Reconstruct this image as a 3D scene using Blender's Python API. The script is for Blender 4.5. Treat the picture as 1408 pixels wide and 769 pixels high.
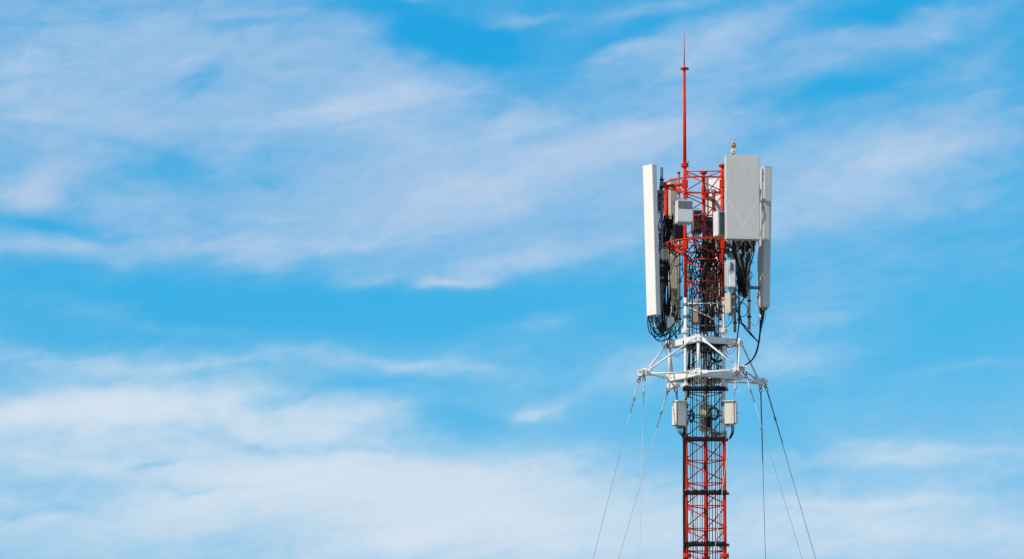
import bpy, bmesh, math, random
from mathutils import Vector, Matrix, Euler
R = math.radians
rnd = random.Random(7)
for o in list(bpy.data.objects): bpy.data.objects.remove(o)
scn = bpy.context.scene
COL = scn.collection

# ------------------------------------------------------------------ camera
W, H, FPX = 1408.0, 769.0, 4207.0          # photograph size, focal length in its pixels
D, ZC = 52.6, 7.0                          # mast is 52.6 m away, camera 7 m above ground
PITCH, YAW, ROLL = R(10.0), R(3.65), R(0.30)
cam_d = bpy.data.cameras.new('camera'); cam = bpy.data.objects.new('camera', cam_d); COL.objects.link(cam)
cam_d.sensor_width = 36; cam_d.lens = 36 * FPX / W
cam_d.clip_start = 0.5; cam_d.clip_end = 20000
CM = Matrix.Translation((0, -D, ZC)) @ Matrix.Rotation(YAW, 4, 'Z') @ Matrix.Rotation(math.pi/2 + PITCH, 4, 'X') @ Matrix.Rotation(ROLL, 4, 'Z')
cam.matrix_world = CM
scn.camera = cam
def at(px, py, Y):
    """point of the vertical plane y = Y that the photograph shows at (px, py)"""
    d = CM.to_3x3() @ Vector(((px - W/2) / FPX, -(py - H/2) / FPX, -1))
    return CM.translation + d * ((Y + D) / d.y)

# ------------------------------------------------------------------ sky and sun
SUN_AZ, SUN_EL = R(180 + 55), R(36)        # clockwise from +Y: behind the camera, to the left
world = bpy.data.worlds.new('World'); scn.world = world; world.use_nodes = True
nt = world.node_tree; NN = nt.nodes; LK = nt.links
def _set(sock, v):
    if isinstance(v, bpy.types.NodeSocket): LK.new(v, sock)
    else: sock.default_value = v
def M(op, a, b=None, c=None, clamp=False):
    n = NN.new('ShaderNodeMath'); n.operation = op; n.use_clamp = clamp
    for i, v in enumerate((a, b, c)):
        if v is not None: _set(n.inputs[i], v)
    return n.outputs[0]
def NOISE(vec, scale, detail=6, rough=.55, dist=0.0):
    n = NN.new('ShaderNodeTexNoise'); n.noise_dimensions = '3D'
    LK.new(vec, n.inputs['Vector']); n.inputs['Scale'].default_value = scale
    n.inputs['Detail'].default_value = detail; n.inputs['Roughness'].default_value = rough
    n.inputs['Distortion'].default_value = dist
    return n.outputs['Fac']
def XYZ(x, y, z):
    n = NN.new('ShaderNodeCombineXYZ'); _set(n.inputs[0], x); _set(n.inputs[1], y); _set(n.inputs[2], z); return n.outputs[0]
def MIXC(f, a, b):
    n = NN.new('ShaderNodeMix'); n.data_type = 'RGBA'; n.clamp_factor = True
    _set(n.inputs[0], f); _set(n.inputs[6], a); _set(n.inputs[7], b); return n.outputs[2]
def SMOOTH(x, lo, hi, a=0.0, b=1.0):
    n = NN.new('ShaderNodeMapRange'); n.interpolation_type = 'SMOOTHSTEP'
    _set(n.inputs[0], x)
    for i, v in enumerate((lo, hi, a, b)): n.inputs[i+1].default_value = v
    return n.outputs[0]
sky = NN.new('ShaderNodeTexSky'); sky.sky_type = 'NISHITA'; sky.sun_disc = False
sky.sun_elevation = SUN_EL; sky.sun_rotation = SUN_AZ
sky.air_density = 1.0; sky.dust_density = 0.3; sky.ozone_density = 2.0; sky.altitude = 0
sp = NN.new('ShaderNodeSeparateColor'); LK.new(sky.outputs[0], sp.inputs[0])
def chan(s, gain, pw): return M('MULTIPLY', M('POWER', M('MULTIPLY', s, .1), pw), gain)
cb = NN.new('ShaderNodeCombineColor')      # the clean polarised blue of the photograph
gch = chan(sp.outputs[1], .695, .52)
_set(cb.inputs[0], M('MINIMUM', chan(sp.outputs[0], 2.5, 3.0), M('MULTIPLY', gch, .8))); _set(cb.inputs[1], gch); _set(cb.inputs[2], chan(sp.outputs[2], .925, .28))
clear = cb.outputs[0]
tc = NN.new('ShaderNodeTexCoord'); dx = NN.new('ShaderNodeSeparateXYZ'); LK.new(tc.outputs['Generated'], dx.inputs[0])
X, Y_, Z = dx.outputs
az = M('ARCTAN2', X, Y_); el = M('ARCSINE', Z)
K = FPX / 100
u0 = M('MULTIPLY_ADD', az, K, 7.04 + float(YAW) * K)              # azimuth and elevation, one unit = 1.36 degrees
v0 = M('MULTIPLY_ADD', el, -K, 3.845 + float(PITCH) * K)
def flat(kx, kz, shear, off): # streaky noise coordinates straight from the direction
    zz = M('MULTIPLY_ADD', X, -shear, Z)
    return XYZ(M('MULTIPLY_ADD', X, kx, off), M('MULTIPLY', Y_, kx), M('MULTIPLY', zz, kz))
wA = NOISE(flat(20, 42, .1, 3.1), 1, 3, .55); wB = NOISE(flat(20, 42, .1, 9.7), 1, 3, .55)
u = M('MULTIPLY_ADD', M('SUBTRACT', wA, .5), 2.0, u0)
v = M('MULTIPLY_ADD', M('SUBTRACT', wB, .5), .95, v0)
uv = XYZ(u, v, 0.0)
BLOBS = [ # azimuth, elevation unit, radii, slope in degrees, cover
 # high veil
 (1.0,.7,2.6,1.0,-4,.40),(3.6,.75,2.4,.55,-8,.40),(0.5,2.0,2.0,.7,0,.30),(3.0,1.6,2.6,.55,-6,.22),(5.2,1.3,1.5,.55,-10,.50),(5.7,2.15,2.0,.5,-12,.42),(7.0,2.6,2.2,.5,-16,.42),(3.9,2.9,2.6,.5,-4,.22),
 (8.6,2.15,1.6,.40,-16,.36),(7.05,1.57,.5,.16,-8,.34),(.35,2.72,.5,.30,0,.52),(6.3,3.83,.42,.09,-8,.62),(7.2,3.55,1.0,.2,-14,.34),(5.4,3.75,.8,.12,-4,.16),
 (11.0,2.45,2.6,.5,-9,.44),(13.4,1.9,1.3,.55,-12,.42),(12.0,3.0,1.4,.22,-4,.28),(8.45,.9,1.0,.24,-18,.44),(10.3,.52,1.2,.24,-18,.44),(9.0,.2,1.0,.14,-12,.28),(7.35,.3,.55,.13,-10,.34),(12.3,.5,1.3,.15,-10,.30),(11.0,.95,1.6,.2,-10,.24),(9.6,1.6,1.5,.28,-12,.32),(13.0,1.1,1.2,.2,-14,.24),
 (1.0,3.62,2.2,.18,-2,.26),(3.0,3.5,1.6,.2,3,.16),(5.4,0.05,1.4,.12,-14,.22),(4.8,3.3,3.2,.45,-4,.24),(2.6,2.4,3.2,.6,0,.14),(9.8,3.0,2.6,.5,-10,.20),(13.2,2.9,1.6,.4,-8,.16),(9.5,1.0,3.4,.8,-12,.14),(10.9,4.5,1.5,.7,-16,.22),(7.5,3.0,6.0,1.6,-4,.10),(13.0,3.6,1.6,.3,-8,.14),(6.5,5.3,3.0,.5,0,.10),(.6,3.2,2.0,1.2,0,.10),
 # bank low on the left
 (1.3,6.8,5.0,1.05,0,.66),(.0,5.75,2.4,.40,-2,.42),(2.0,5.6,1.7,.30,-3,.42),(4.2,5.82,1.3,.28,4,.42),(5.0,6.45,2.6,.34,2,.34),(5.3,5.75,.9,.14,6,.24),(5.6,6.9,3.0,.6,0,.42),(7.3,7.2,2.0,.5,2,.2),(1.2,5.02,1.7,.22,2,.40),
 (2.9,5.0,.9,.14,4,.18),(5.6,5.05,1.6,.12,2,.22),(7.25,5.75,.40,.15,-6,.52),(7.4,4.5,.4,.13,-10,.28),(1.8,4.45,1.2,.12,6,.22),(8.75,5.1,.8,.17,-24,.2),
 # faint bands low on the right
 (12.6,6.2,1.8,.15,-1,.38),(11.9,6.9,1.0,.1,-2,.28),(12.8,7.25,2.0,.2,2,.26),(10.0,7.4,4.6,.7,0,.44),(12.3,6.6,3.0,.8,0,.16),(10.6,5.0,1.0,.14,-10,.14),(13.4,5.0,.9,.12,-8,.18),
 # gaps of clear blue
 (6.3,.55,.95,.34,8,-.62),(5.0,.2,.8,.13,-10,-.36),(2.72,1.12,.45,.12,-25,-.34),(3.4,.48,.6,.08,-6,-.26),(1.9,2.25,1.2,.16,8,-.30),(1.1,3.3,1.3,.15,4,-.30),(2.3,2.55,1.2,.14,4,-.22),
 (7.9,1.05,.6,.22,-20,-.30),(8.9,.55,.8,.16,-18,-.30),(11.6,1.25,1.2,.2,-8,-.30),(12.6,.2,.9,.14,-6,-.26),(4.2,4.25,4.4,.42,0,-.34),(12.9,4.6,1.6,.6,-10,-.18),(9.9,5.9,1.4,.45,0,-.2),(5.2,5.35,1.2,.14,4,-.2),(6.3,5.85,.7,.2,6,-.36),(4.5,6.08,1.6,.1,3,-.20),
 (.9,6.8,1.4,.2,-3,-.34),(2.05,6.42,.5,.08,-8,-.34),(3.1,6.7,.4,.07,-4,-.24),(3.95,6.65,.4,.05,-4,-.18),(.5,7.05,1.0,.08,-2,-.26),(2.6,6.72,.4,.06,-4,-.2)]
acc = M('MULTIPLY', wA, 0.0)
for bx_, by_, rx, ry, ang, amp in BLOBS:
    mp = NN.new('ShaderNodeMapping'); mp.vector_type = 'TEXTURE'; 
    th = NN.new('ShaderNodeVectorMath'); th.operation = 'MULTIPLY_ADD'; LK.new(acc, th.inputs[0]); th.inputs[1].default_value = (1e-7, 1e-7, 0); LK.new(uv, th.inputs[2]); LK.new(th.outputs[0], mp.inputs[0])   # threads the blobs one after another
    mp.inputs['Location'].default_value = (bx_, by_, 0); mp.inputs['Rotation'].default_value = (0, 0, R(ang)); mp.inputs['Scale'].default_value = (rx, ry, 1)
    vm = NN.new('ShaderNodeVectorMath'); vm.operation = 'DOT_PRODUCT'; LK.new(mp.outputs[0], vm.inputs[0]); LK.new(mp.outputs[0], vm.inputs[1])
    acc = M('MULTIPLY_ADD', M('POWER', .3679, vm.outputs['Value']), amp, acc)
n0 = NOISE(flat(3.2, 11, .1, 7.7), 1, 3, .55, .4)                 # cloud banks beyond the view, cover raised to neutralise the fill light
n1 = NOISE(flat(16, 52, .2, 1.3), 1, 5, .54, .6)                  # broad streaks
n2 = NOISE(flat(58, 135, .14, 5.5), 1, 5, .6, .8)                # ripples
n3 = NOISE(flat(170, 330, .10, 2.2), 1, 4, .65, .5)                # fine texture
near = M('MULTIPLY', SMOOTH(M('ABSOLUTE', M('ADD', az, float(YAW))), .16, .5, 1.0, 0.0), SMOOTH(el, .26, .55, 1.0, 0.0))
cov = M('MULTIPLY_ADD', M('SUBTRACT', 1.0, near), M('MULTIPLY_ADD', M('SUBTRACT', n0, .5), 1.5, .40), acc)
tex = M('ADD', M('MULTIPLY', M('SUBTRACT', n1, .5), .50), M('ADD', M('MULTIPLY', M('SUBTRACT', n2, .5), .54), M('MULTIPLY', M('SUBTRACT', n3, .5), .17)))
amount = SMOOTH(cov, -.30, .4, .18, 1.0)
dens = M('MULTIPLY_ADD', tex, amount, cov)
dens = SMOOTH(dens, -.20, 1.02, 0.0, .95)
ccol = MIXC(SMOOTH(v0, 3.2, 5.4), (.44, .59, .80, 1), (.655, .76, .86, 1))
ccol = MIXC(SMOOTH(n1, .45, .8, 0, .30), ccol, (.80, .85, .93, 1))
skyc = MIXC(dens, clear, ccol)
vs = NN.new('ShaderNodeVectorMath'); vs.operation = 'SCALE'; LK.new(skyc, vs.inputs[0]); vs.inputs['Scale'].default_value = 10
bg = NN['Background']; LK.new(vs.outputs[0], bg.inputs[0]); bg.inputs[1].default_value = 0.1

world.cycles.sampling_method = 'MANUAL'; world.cycles.sample_map_resolution = 256
sun_d = bpy.data.lights.new('sun', 'SUN'); sun = bpy.data.objects.new('sun', sun_d); COL.objects.link(sun)
sun_d.energy = 3.95; sun_d.angle = R(.53); sun_d.color = (1, .91, .79)
SD = Vector((math.sin(SUN_AZ)*math.cos(SUN_EL), math.cos(SUN_AZ)*math.cos(SUN_EL), math.sin(SUN_EL)))
sun.rotation_euler = SD.to_track_quat('Z', 'Y').to_euler(); sun.location = SD * 60
vsn = scn.view_settings; vsn.view_transform = 'Standard'; vsn.look = 'None'; vsn.gamma = 1; vsn.exposure = 0; vsn.use_curve_mapping = False

# ------------------------------------------------------------------ materials
MATS = {}
def mat(name, col, rough=.5, metal=0.0, var=.12, scale=9, stain=None, stain_amt=.5, spots=None, spot_lo=.62, streak=6.0, bump=0.0, spec=.3):
    m = bpy.data.materials.new(name); m.use_nodes = True; t = m.node_tree; n = t.nodes; b = n['Principled BSDF']
    c = n.new('ShaderNodeTexCoord'); geo = n.new('ShaderNodeNewGeometry')
    def noise(sc, vec, det=5):
        z = n.new('ShaderNodeTexNoise'); z.inputs['Scale'].default_value = sc; z.inputs['Detail'].default_value = det; t.links.new(vec, z.inputs['Vector']); return z.outputs['Fac']
    P = geo.outputs['Position']
    ns = noise(scale, P)
    mr = n.new('ShaderNodeMapRange'); mr.inputs[1].default_value = .3; mr.inputs[2].default_value = .7; mr.inputs[3].default_value = 1 - var; mr.inputs[4].default_value = 1 + var
    t.links.new(ns, mr.inputs[0])
    mul = n.new('ShaderNodeVectorMath'); mul.operation = 'SCALE'; mul.inputs[0].default_value = col; t.links.new(mr.outputs[0], mul.inputs['Scale'])
    cur = mul.outputs[0]
    def mixto(fac, colr):
        nonlocal cur
        x = n.new('ShaderNodeMix'); x.data_type = 'RGBA'; t.links.new(fac, x.inputs[0]); t.links.new(cur, x.inputs[6]); x.inputs[7].default_value = (*colr, 1); cur = x.outputs[2]
    def ramp(f, lo, hi, amt):
        r_ = n.new('ShaderNodeMapRange'); r_.inputs[1].default_value = lo; r_.inputs[2].default_value = hi; r_.inputs[3].default_value = 0; r_.inputs[4].default_value = amt
        t.links.new(f, r_.inputs[0]); return r_.outputs[0]
    if stain:     # vertical run-off streaks
        mp = n.new('ShaderNodeMapping'); mp.inputs['Scale'].default_value = (streak*4, streak*4, streak*.35); t.links.new(P, mp.inputs[0])
        mixto(ramp(noise(1.0, mp.outputs[0], 6), .48, .78, stain_amt), stain)
    if spots:
        mixto(ramp(noise(24, P, 6), spot_lo, spot_lo + .07, .85), spots)
    t.links.new(cur, b.inputs['Base Color']); b.inputs['Metallic'].default_value = metal
    b.inputs['Specular IOR Level'].default_value = spec
    rr = n.new('ShaderNodeMapRange'); rr.inputs[3].default_value = max(rough - .1, .05); rr.inputs[4].default_value = min(rough + .15, 1); t.links.new(ns, rr.inputs[0]); t.links.new(rr.outputs[0], b.inputs['Roughness'])
    if bump:
        bp = n.new('ShaderNodeBump'); bp.inputs['Strength'].default_value = bump; bp.inputs['Distance'].default_value = .004; t.links.new(noise(60, P), bp.inputs['Height']); t.links.new(bp.outputs[0], b.inputs['Normal'])
    MATS[name] = m; return m
RED = mat('red_paint', (.68, .032, .006), .5, spec=.12, var=.16, stain=(.40, .012, .008), stain_amt=.5, spots=(.25, .05, .025), spot_lo=.68)
WHT = mat('white_paint', (.74, .73, .71), .48, var=.07, stain=(.50, .44, .38), stain_amt=.35, spots=(.36, .17, .09), spot_lo=.645)
CREAM = mat('cream_radome', (.77, .74, .69), .5, var=.03, scale=3, stain=(.62, .58, .52), stain_amt=.3)
GREYP = mat('grey_radome', (.565, .545, .51), .5, var=.035, scale=3, stain=(.46, .455, .44), stain_amt=.35)
BEIGE = mat('beige_housing', (.50, .455, .37), .55, var=.06, stain=(.36, .31, .24), stain_amt=.5)
TAN = mat('tan_plate', (.42, .31, .16), .6, var=.1, stain=(.28, .2, .1))
LGREY = mat('light_grey_housing', (.62, .63, .64), .45, var=.05, stain=(.45, .45, .44), stain_amt=.4)
MGREY = mat('mid_grey_housing', (.24, .255, .28), .5, var=.1, stain=(.16, .16, .17))
DGREY = mat('dark_grey_housing', (.075, .078, .09), .5, var=.15)
DBRACE = mat('brown_grey_brace', (.20, .17, .16), .6, var=.25, scale=20, stain=(.1, .075, .06), stain_amt=.7)  # darker brown-grey tone for braces in the lower white band
CABIN = mat('cream_cabinet_paint', (.68, .64, .56), .5, var=.04, stain=(.52, .46, .38), stain_amt=.35)
GALV = mat('galvanised_steel', (.46, .47, .48), .42, .75, var=.15, scale=20, stain=(.30, .29, .28), stain_amt=.4)
STEELD = mat('weathered_shaded_steel', (.17, .19, .22), .5, .5, var=.2, scale=16, stain=(.1, .09, .085))
BLACK = mat('black_cable_sheath', (.008, .008, .010), .5, var=.25, scale=14, spec=.2)
GCABLE = mat('grey_cable_sheath', (.16, .17, .18), .45, var=.2)
BLUEC = mat('blue_grey_sheath', (.07, .13, .22), .45, var=.2)
BRASS = mat('bronze_fitting', (.46, .25, .10), .5, .3, var=.15)
SANDB = mat('sand_casting', (.70, .57, .38), .5, .1, var=.1)
RUST = mat('rusty_iron', (.19, .065, .03), .8, .2, var=.3, scale=30)
WIRE = mat('steel_strand', (.42, .42, .43), .45, .55, var=.2, scale=30)
WIRED = mat('weathered_strand', (.13, .15, .18), .5, .5, var=.2, scale=30)
WTIP = mat('white_plug', (.78, .77, .74), .4, var=.03)
LABEL = mat('orange_label', (.65, .25, .08), .5)
BROWN = mat('brown_post', (.27, .07, .035), .6, var=.2)  # red-brown tone of the post behind the rear leg
GROUND = mat('dry_grass_ground', (.26, .23, .16), .9, var=.3, scale=.3, bump=.3)
def glass_mat():
    m = bpy.data.materials.new('clear_lens'); m.use_nodes = True; b = m.node_tree.nodes['Principled BSDF']
    b.inputs['Base Color'].default_value = (.97, .93, .95, 1); b.inputs['Roughness'].default_value = .08
    b.inputs['Transmission Weight'].default_value = .85; b.inputs['IOR'].default_value = 1.3
    return m
LENS = glass_mat()
def panel_mat():  # grey radome with two faint paler lines meeting in a V
    m = GREYP.copy(); m.name = 'grey_radome_v_mark'; t = m.node_tree; n = t.nodes; b = n['Principled BSDF']
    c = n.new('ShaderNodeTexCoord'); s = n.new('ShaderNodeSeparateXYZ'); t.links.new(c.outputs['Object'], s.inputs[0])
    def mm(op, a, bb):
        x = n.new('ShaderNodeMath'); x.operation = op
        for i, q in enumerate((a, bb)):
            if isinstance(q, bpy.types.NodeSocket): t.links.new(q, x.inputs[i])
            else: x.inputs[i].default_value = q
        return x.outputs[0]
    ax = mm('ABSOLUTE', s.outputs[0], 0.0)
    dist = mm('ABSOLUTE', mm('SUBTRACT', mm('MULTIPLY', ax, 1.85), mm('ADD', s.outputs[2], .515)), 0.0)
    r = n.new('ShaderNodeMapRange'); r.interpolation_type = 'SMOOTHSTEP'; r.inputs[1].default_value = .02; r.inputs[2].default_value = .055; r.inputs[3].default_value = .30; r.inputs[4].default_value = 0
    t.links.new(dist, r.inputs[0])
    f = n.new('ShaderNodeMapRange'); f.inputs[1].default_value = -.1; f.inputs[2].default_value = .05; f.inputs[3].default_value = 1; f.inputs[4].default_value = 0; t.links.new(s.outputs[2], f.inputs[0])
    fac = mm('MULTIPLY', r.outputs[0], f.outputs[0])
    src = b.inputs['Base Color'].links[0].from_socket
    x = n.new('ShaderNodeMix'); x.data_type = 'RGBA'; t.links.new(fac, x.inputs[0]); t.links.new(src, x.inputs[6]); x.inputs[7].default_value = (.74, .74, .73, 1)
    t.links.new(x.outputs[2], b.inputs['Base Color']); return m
VMARK = panel_mat()

# ------------------------------------------------------------------ mesh helpers
def frame(d):
    d = d.normalized(); a = Vector((0, 0, 1)) if abs(d.z) < .9 else Vector((1, 0, 0))
    s = d.cross(a).normalized(); return s, s.cross(d).normalized()
def tube(bm, p0, p1, r, n=10, r1=None):
    p0, p1 = Vector(p0), Vector(p1); r1 = r if r1 is None else r1; s, t = frame(p1 - p0); A = []; B = []
    for i in range(n):
        a = 2*math.pi*i/n; q = s*math.cos(a) + t*math.sin(a); A.append(bm.verts.new(p0 + q*r)); B.append(bm.verts.new(p1 + q*r1))
    for i in range(n):
        f = bm.faces.new((A[i], A[(i+1) % n], B[(i+1) % n], B[i])); f.smooth = True
    bm.faces.new(A[::-1]); bm.faces.new(B); return bm
def smooth_pts(P, k=6, closed=False):
    P = [Vector(p) for p in P]; out = []
    n = len(P)
    if n == 2: return P
    rng = range(n) if closed else range(n - 1)
    for i in rng:
        if closed: a, b, c, d = P[(i-1) % n], P[i], P[(i+1) % n], P[(i+2) % n]
        else: a, b, c, d = P[max(i-1, 0)], P[i], P[i+1], P[min(i+2, n-1)]
        for j in range(k):
            t = j/k
            out.append(.5*((2*b) + (c-a)*t + (2*a-5*b+4*c-d)*t*t + (3*b-a-3*c+d)*t**3))
    if not closed: out.append(P[-1])
    return out
def path(bm, pts, r, n=6, closed=False):
    m = len(pts); rings = []; s = None
    for i, p in enumerate(pts):
        if closed: d = pts[(i+1) % m] - pts[(i-1) % m]
        else: d = pts[min(i+1, m-1)] - pts[max(i-1, 0)]
        if d.length < 1e-7: d = Vector((0, 0, 1))
        d.normalize()
        if s is None: s, t = frame(d)
        else:
            s = s - d*s.dot(d)
            if s.length < 1e-5: s, t = frame(d)
            s.normalize(); t = s.cross(d)
        rings.append([bm.verts.new(p + (s*math.cos(2*math.pi*k/n) + t*math.sin(2*math.pi*k/n))*r) for k in range(n)])
    for i in range(m if closed else m - 1):
        A, B = rings[i], rings[(i+1) % m]
        for k in range(n):
            f = bm.faces.new((A[k], A[(k+1) % n], B[(k+1) % n], B[k])); f.smooth = True
    if not closed: bm.faces.new(rings[0][::-1]); bm.faces.new(rings[-1])
    return bm
def box(bm, c, s, bev=0.0, mtx=None, seg=1):
    r = bmesh.ops.create_cube(bm, size=1); vs_ = r['verts']
    for q in vs_: q.co = Vector((q.co.x*s[0] + c[0], q.co.y*s[1] + c[1], q.co.z*s[2] + c[2]))
    if bev:
        es = list({e for q in vs_ for e in q.link_edges})
        r = bmesh.ops.bevel(bm, geom=es, offset=bev, segments=seg, profile=.5, affect='EDGES'); vs_ = list({q for f in r['faces'] for q in f.verts} | {q for q in vs_ if q.is_valid})
    if mtx is not None:
        for q in vs_: q.co = mtx @ q.co
    return bm
def bar(bm, p0, p1, w, h, up=Vector((0, 0, 1)), bev=0.0):
    p0, p1 = Vector(p0), Vector(p1); d = p1 - p0; L = d.length; x = d.normalized()
    y = up.cross(x)
    if y.length < 1e-4: y = Vector((0, 1, 0))
    y.normalize(); z = x.cross(y)
    m = Matrix(((x.x, y.x, z.x, 0), (x.y, y.y, z.y, 0), (x.z, y.z, z.z, 0), (0, 0, 0, 1))); m.translation = (p0 + p1)/2
    return box(bm, (0, 0, 0), (L, w, h), bev, m)
def lathe(bm, prof, c=(0, 0, 0), n=16, axis=None):
    c = Vector(c); mt = Vector((0, 0, 1)).rotation_difference(Vector(axis).normalized()).to_matrix() if axis is not None else Matrix.Identity(3)
    rings = [[bm.verts.new(c + mt @ Vector((r*math.cos(2*math.pi*k/n), r*math.sin(2*math.pi*k/n), z))) for k in range(n)] for r, z in prof]
    for A, B in zip(rings, rings[1:]):
        for k in range(n):
            f = bm.faces.new((A[k], A[(k+1) % n], B[(k+1) % n], B[k])); f.smooth = True
    bm.faces.new(rings[0][::-1]); bm.faces.new(rings[-1]); return bm
def ringpts(c, r, n, nrm=(0, 0, 1)):
    s, t = frame(Vector(nrm)); return [Vector(c) + s*r*math.cos(2*math.pi*k/n) + t*r*math.sin(2*math.pi*k/n) for k in range(n)]
def NB(): return bmesh.new()
def obj(name, bm, m, parent=None, kind=None):
    me = bpy.data.meshes.new(name); bmesh.ops.recalc_face_normals(bm, faces=bm.faces); bm.to_mesh(me); bm.free(); me.materials.append(m)
    o = bpy.data.objects.new(name, me); COL.objects.link(o)
    if parent: o.parent = parent
    if kind: o['kind'] = kind
    return o
def tag(o, label, cat, group=None):
    o['label'] = label; o['category'] = cat
    if group: o['group'] = group
    return o
def thing(name, label, cat, loc=(0, 0, 0), rot=(0, 0, 0), group=None):
    o = bpy.data.objects.new(name, None); COL.objects.link(o); o.location = loc; o.rotation_euler = rot; o.empty_display_size = .1
    return tag(o, label, cat, group)
def pv(px, py, Y, origin=Vector((0, 0, 0))): return at(px, py, Y) - origin

# ------------------------------------------------------------------ ground
g = NB(); box(g, (0, 1500, -.5), (9000, 9000, 1.0)); o = obj('ground', g, GROUND); o['kind'] = 'structure'

# ------------------------------------------------------------------ lattice mast
SIDE = .655
LEGS = [Vector((-SIDE/2, -SIDE*.289, 0)), Vector((SIDE/2, -SIDE*.289, 0)), Vector((0, SIDE*.577, 0))]   # left, right, rear
YF = LEGS[0].y
ztop = at(941, 228, YF).z
zh0, zh17 = at(968, 235.6, YF).z, at(970, 757.9, YF).z
PIT = (zh0 - zh17)/17
z_red_lo = at(968, 597, YF).z; z_red_hi = at(968, 409.5, YF).z
zfl = [at(968, 455.5, YF).z, at(968, 531, YF).z, at(970, 764.5, YF).z]
def bband(z): return DBRACE if z_red_lo < z < at(968, 440, YF).z else band(z)
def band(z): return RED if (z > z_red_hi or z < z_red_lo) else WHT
def leg_at(i, z): return Vector((LEGS[i].x, LEGS[i].y, z))
mast = thing('lattice_mast', 'slender three-legged lattice mast in red and white bands standing on the ground', 'mast')
LR = .0295
def flange(p, m, parent):
    f = NB(); lathe(f, [(LR, -.034), (.066, -.032), (.069, -.018), (.069, -.003), (.062, 0), (.069, .003), (.069, .018), (.066, .032), (LR, .034)], p, 16)
    for k in range(6):
        a = k*math.pi/3; q = p + Vector((.054*math.cos(a), .054*math.sin(a), 0)); tube(f, q + Vector((0, 0, -.052)), q + Vector((0, 0, .052)), .008, 6)
    return obj('flange', f, m, parent)
zsplit = [.0, zh17 - 3.5*PIT, z_red_lo, z_red_hi, ztop]
for i in range(3):
    for a, b in zip(zsplit, zsplit[1:]):
        f = NB(); tube(f, leg_at(i, a), leg_at(i, b), LR, 14); m = band((a+b)/2)
        lg = obj('leg', f, m, mast)
        for zf in zfl:
            if a < zf <= b: flange(leg_at(i, zf), m, lg)
        if b == ztop:
            f = NB(); lathe(f, [(LR, -.03), (.064, -.024), (.067, -.012), (.067, -.002), (.06, 0), (.067, .002), (.067, .014), (.05, .02)], leg_at(i, ztop), 16); obj('cap_plate', f, m, lg)
        # weld sleeves seen as slight collars
        zz = a + .6
        while zz < b and a > 0:
            f = NB(); lathe(f, [(LR, -.012), (LR+.005, -.008), (LR+.005, .008), (LR, .012)], leg_at(i, zz), 12); zz += 1.17; obj('weld_collar', f, m, lg)
faces = [(0, 1), (1, 2), (2, 0)]           # front, right rear, left rear
for k in range(0, 20):
    zt = zh0 - k*PIT; zb = zt - PIT
    for (i, j) in faces:
        di = (leg_at(j, zt) - leg_at(i, zt)).normalized()*LR
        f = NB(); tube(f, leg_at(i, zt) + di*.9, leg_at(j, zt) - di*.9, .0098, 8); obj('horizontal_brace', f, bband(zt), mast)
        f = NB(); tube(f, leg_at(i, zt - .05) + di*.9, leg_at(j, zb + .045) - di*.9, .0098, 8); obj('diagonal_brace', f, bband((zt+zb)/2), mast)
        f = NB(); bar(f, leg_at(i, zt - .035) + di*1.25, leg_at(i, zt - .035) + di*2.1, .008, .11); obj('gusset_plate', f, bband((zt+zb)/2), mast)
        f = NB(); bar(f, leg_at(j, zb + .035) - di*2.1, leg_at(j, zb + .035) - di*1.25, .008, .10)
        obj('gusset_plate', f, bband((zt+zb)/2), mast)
f = NB(); k = 20                            # below the picture: one joined lattice down to the footing
while zh0 - (k+1)*PIT > .3:
    zt = zh0 - k*PIT; zb = zt - PIT
    for (i, j) in faces: tube(f, leg_at(i, zt), leg_at(j, zt), .0125, 6); tube(f, leg_at(i, zt - .05), leg_at(j, zb + .045), .0115, 6)
    k += 1
obj('lower_lattice', f, RED, mast)
f = NB(); box(f, (0, .05, .15), (1.5, 1.5, .3), .03); obj('footing', f, mat('concrete', (.35, .34, .32), .85), mast)

# red carrier rings with arms to the legs
RR = .69
def carrier_ring(py, label):
    z = at(968, py, 0).z; t = thing('carrier_ring', label, 'ring', (0, 0, z), group='round antenna carrier rings')
    f = NB(); path(f, ringpts((0, 0, 0), RR, 72), .0148, 8, True); obj('hoop', f, RED, t)
    for i in range(3):
        a = math.atan2(LEGS[i].y, LEGS[i].x)
        if i == 0: a = R(181)
        if i == 1: a = R(-1)
        p0 = Vector((LEGS[i].x, LEGS[i].y, -.03)); p1 = Vector((RR*math.cos(a), RR*math.sin(a), -.03))
        f = NB(); tube(f, p0, p1, .028, 10); dd = (p1-p0).normalized(); s, _ = frame(dd)
        ar = obj('arm', f, RED, t)
        f = NB(); box(f, (0, 0, 0), (.04, .08, .10), .006, Matrix.Translation(p1 - dd*.03) @ Matrix.Rotation(a, 4, 'Z')); obj('end_plate', f, RED, ar)
        f = NB(); box(f, (0, 0, 0), (.074, .08, .15), .008, Matrix.Translation(p0) @ Matrix.Rotation(a, 4, 'Z'))
        for s_ in (-1, 1): tube(f, p0 + Vector((.045*math.cos(a)*s_, .045*math.sin(a)*s_, -.07)), p0 + Vector((.045*math.cos(a)*s_, .045*math.sin(a)*s_, .09)), .009, 6)
        obj('leg_clamp', f, RED, ar)
        f = NB(); sc = Vector((0, 0, 1)); q0 = p0 + dd*.04 + Vector((0, 0, -.14)); bar(f, q0, p0 + dd*(p1-p0).length*.6 + Vector((0, 0, -.02)), .014, .05); obj('knee_brace', f, RED, ar)
    return t, z
ringU, zU = carrier_ring(254, 'upper round red tube ring bolted around the mast head')
ringL, zL = carrier_ring(337.5, 'lower round red tube ring above the cable tangle')

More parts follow.
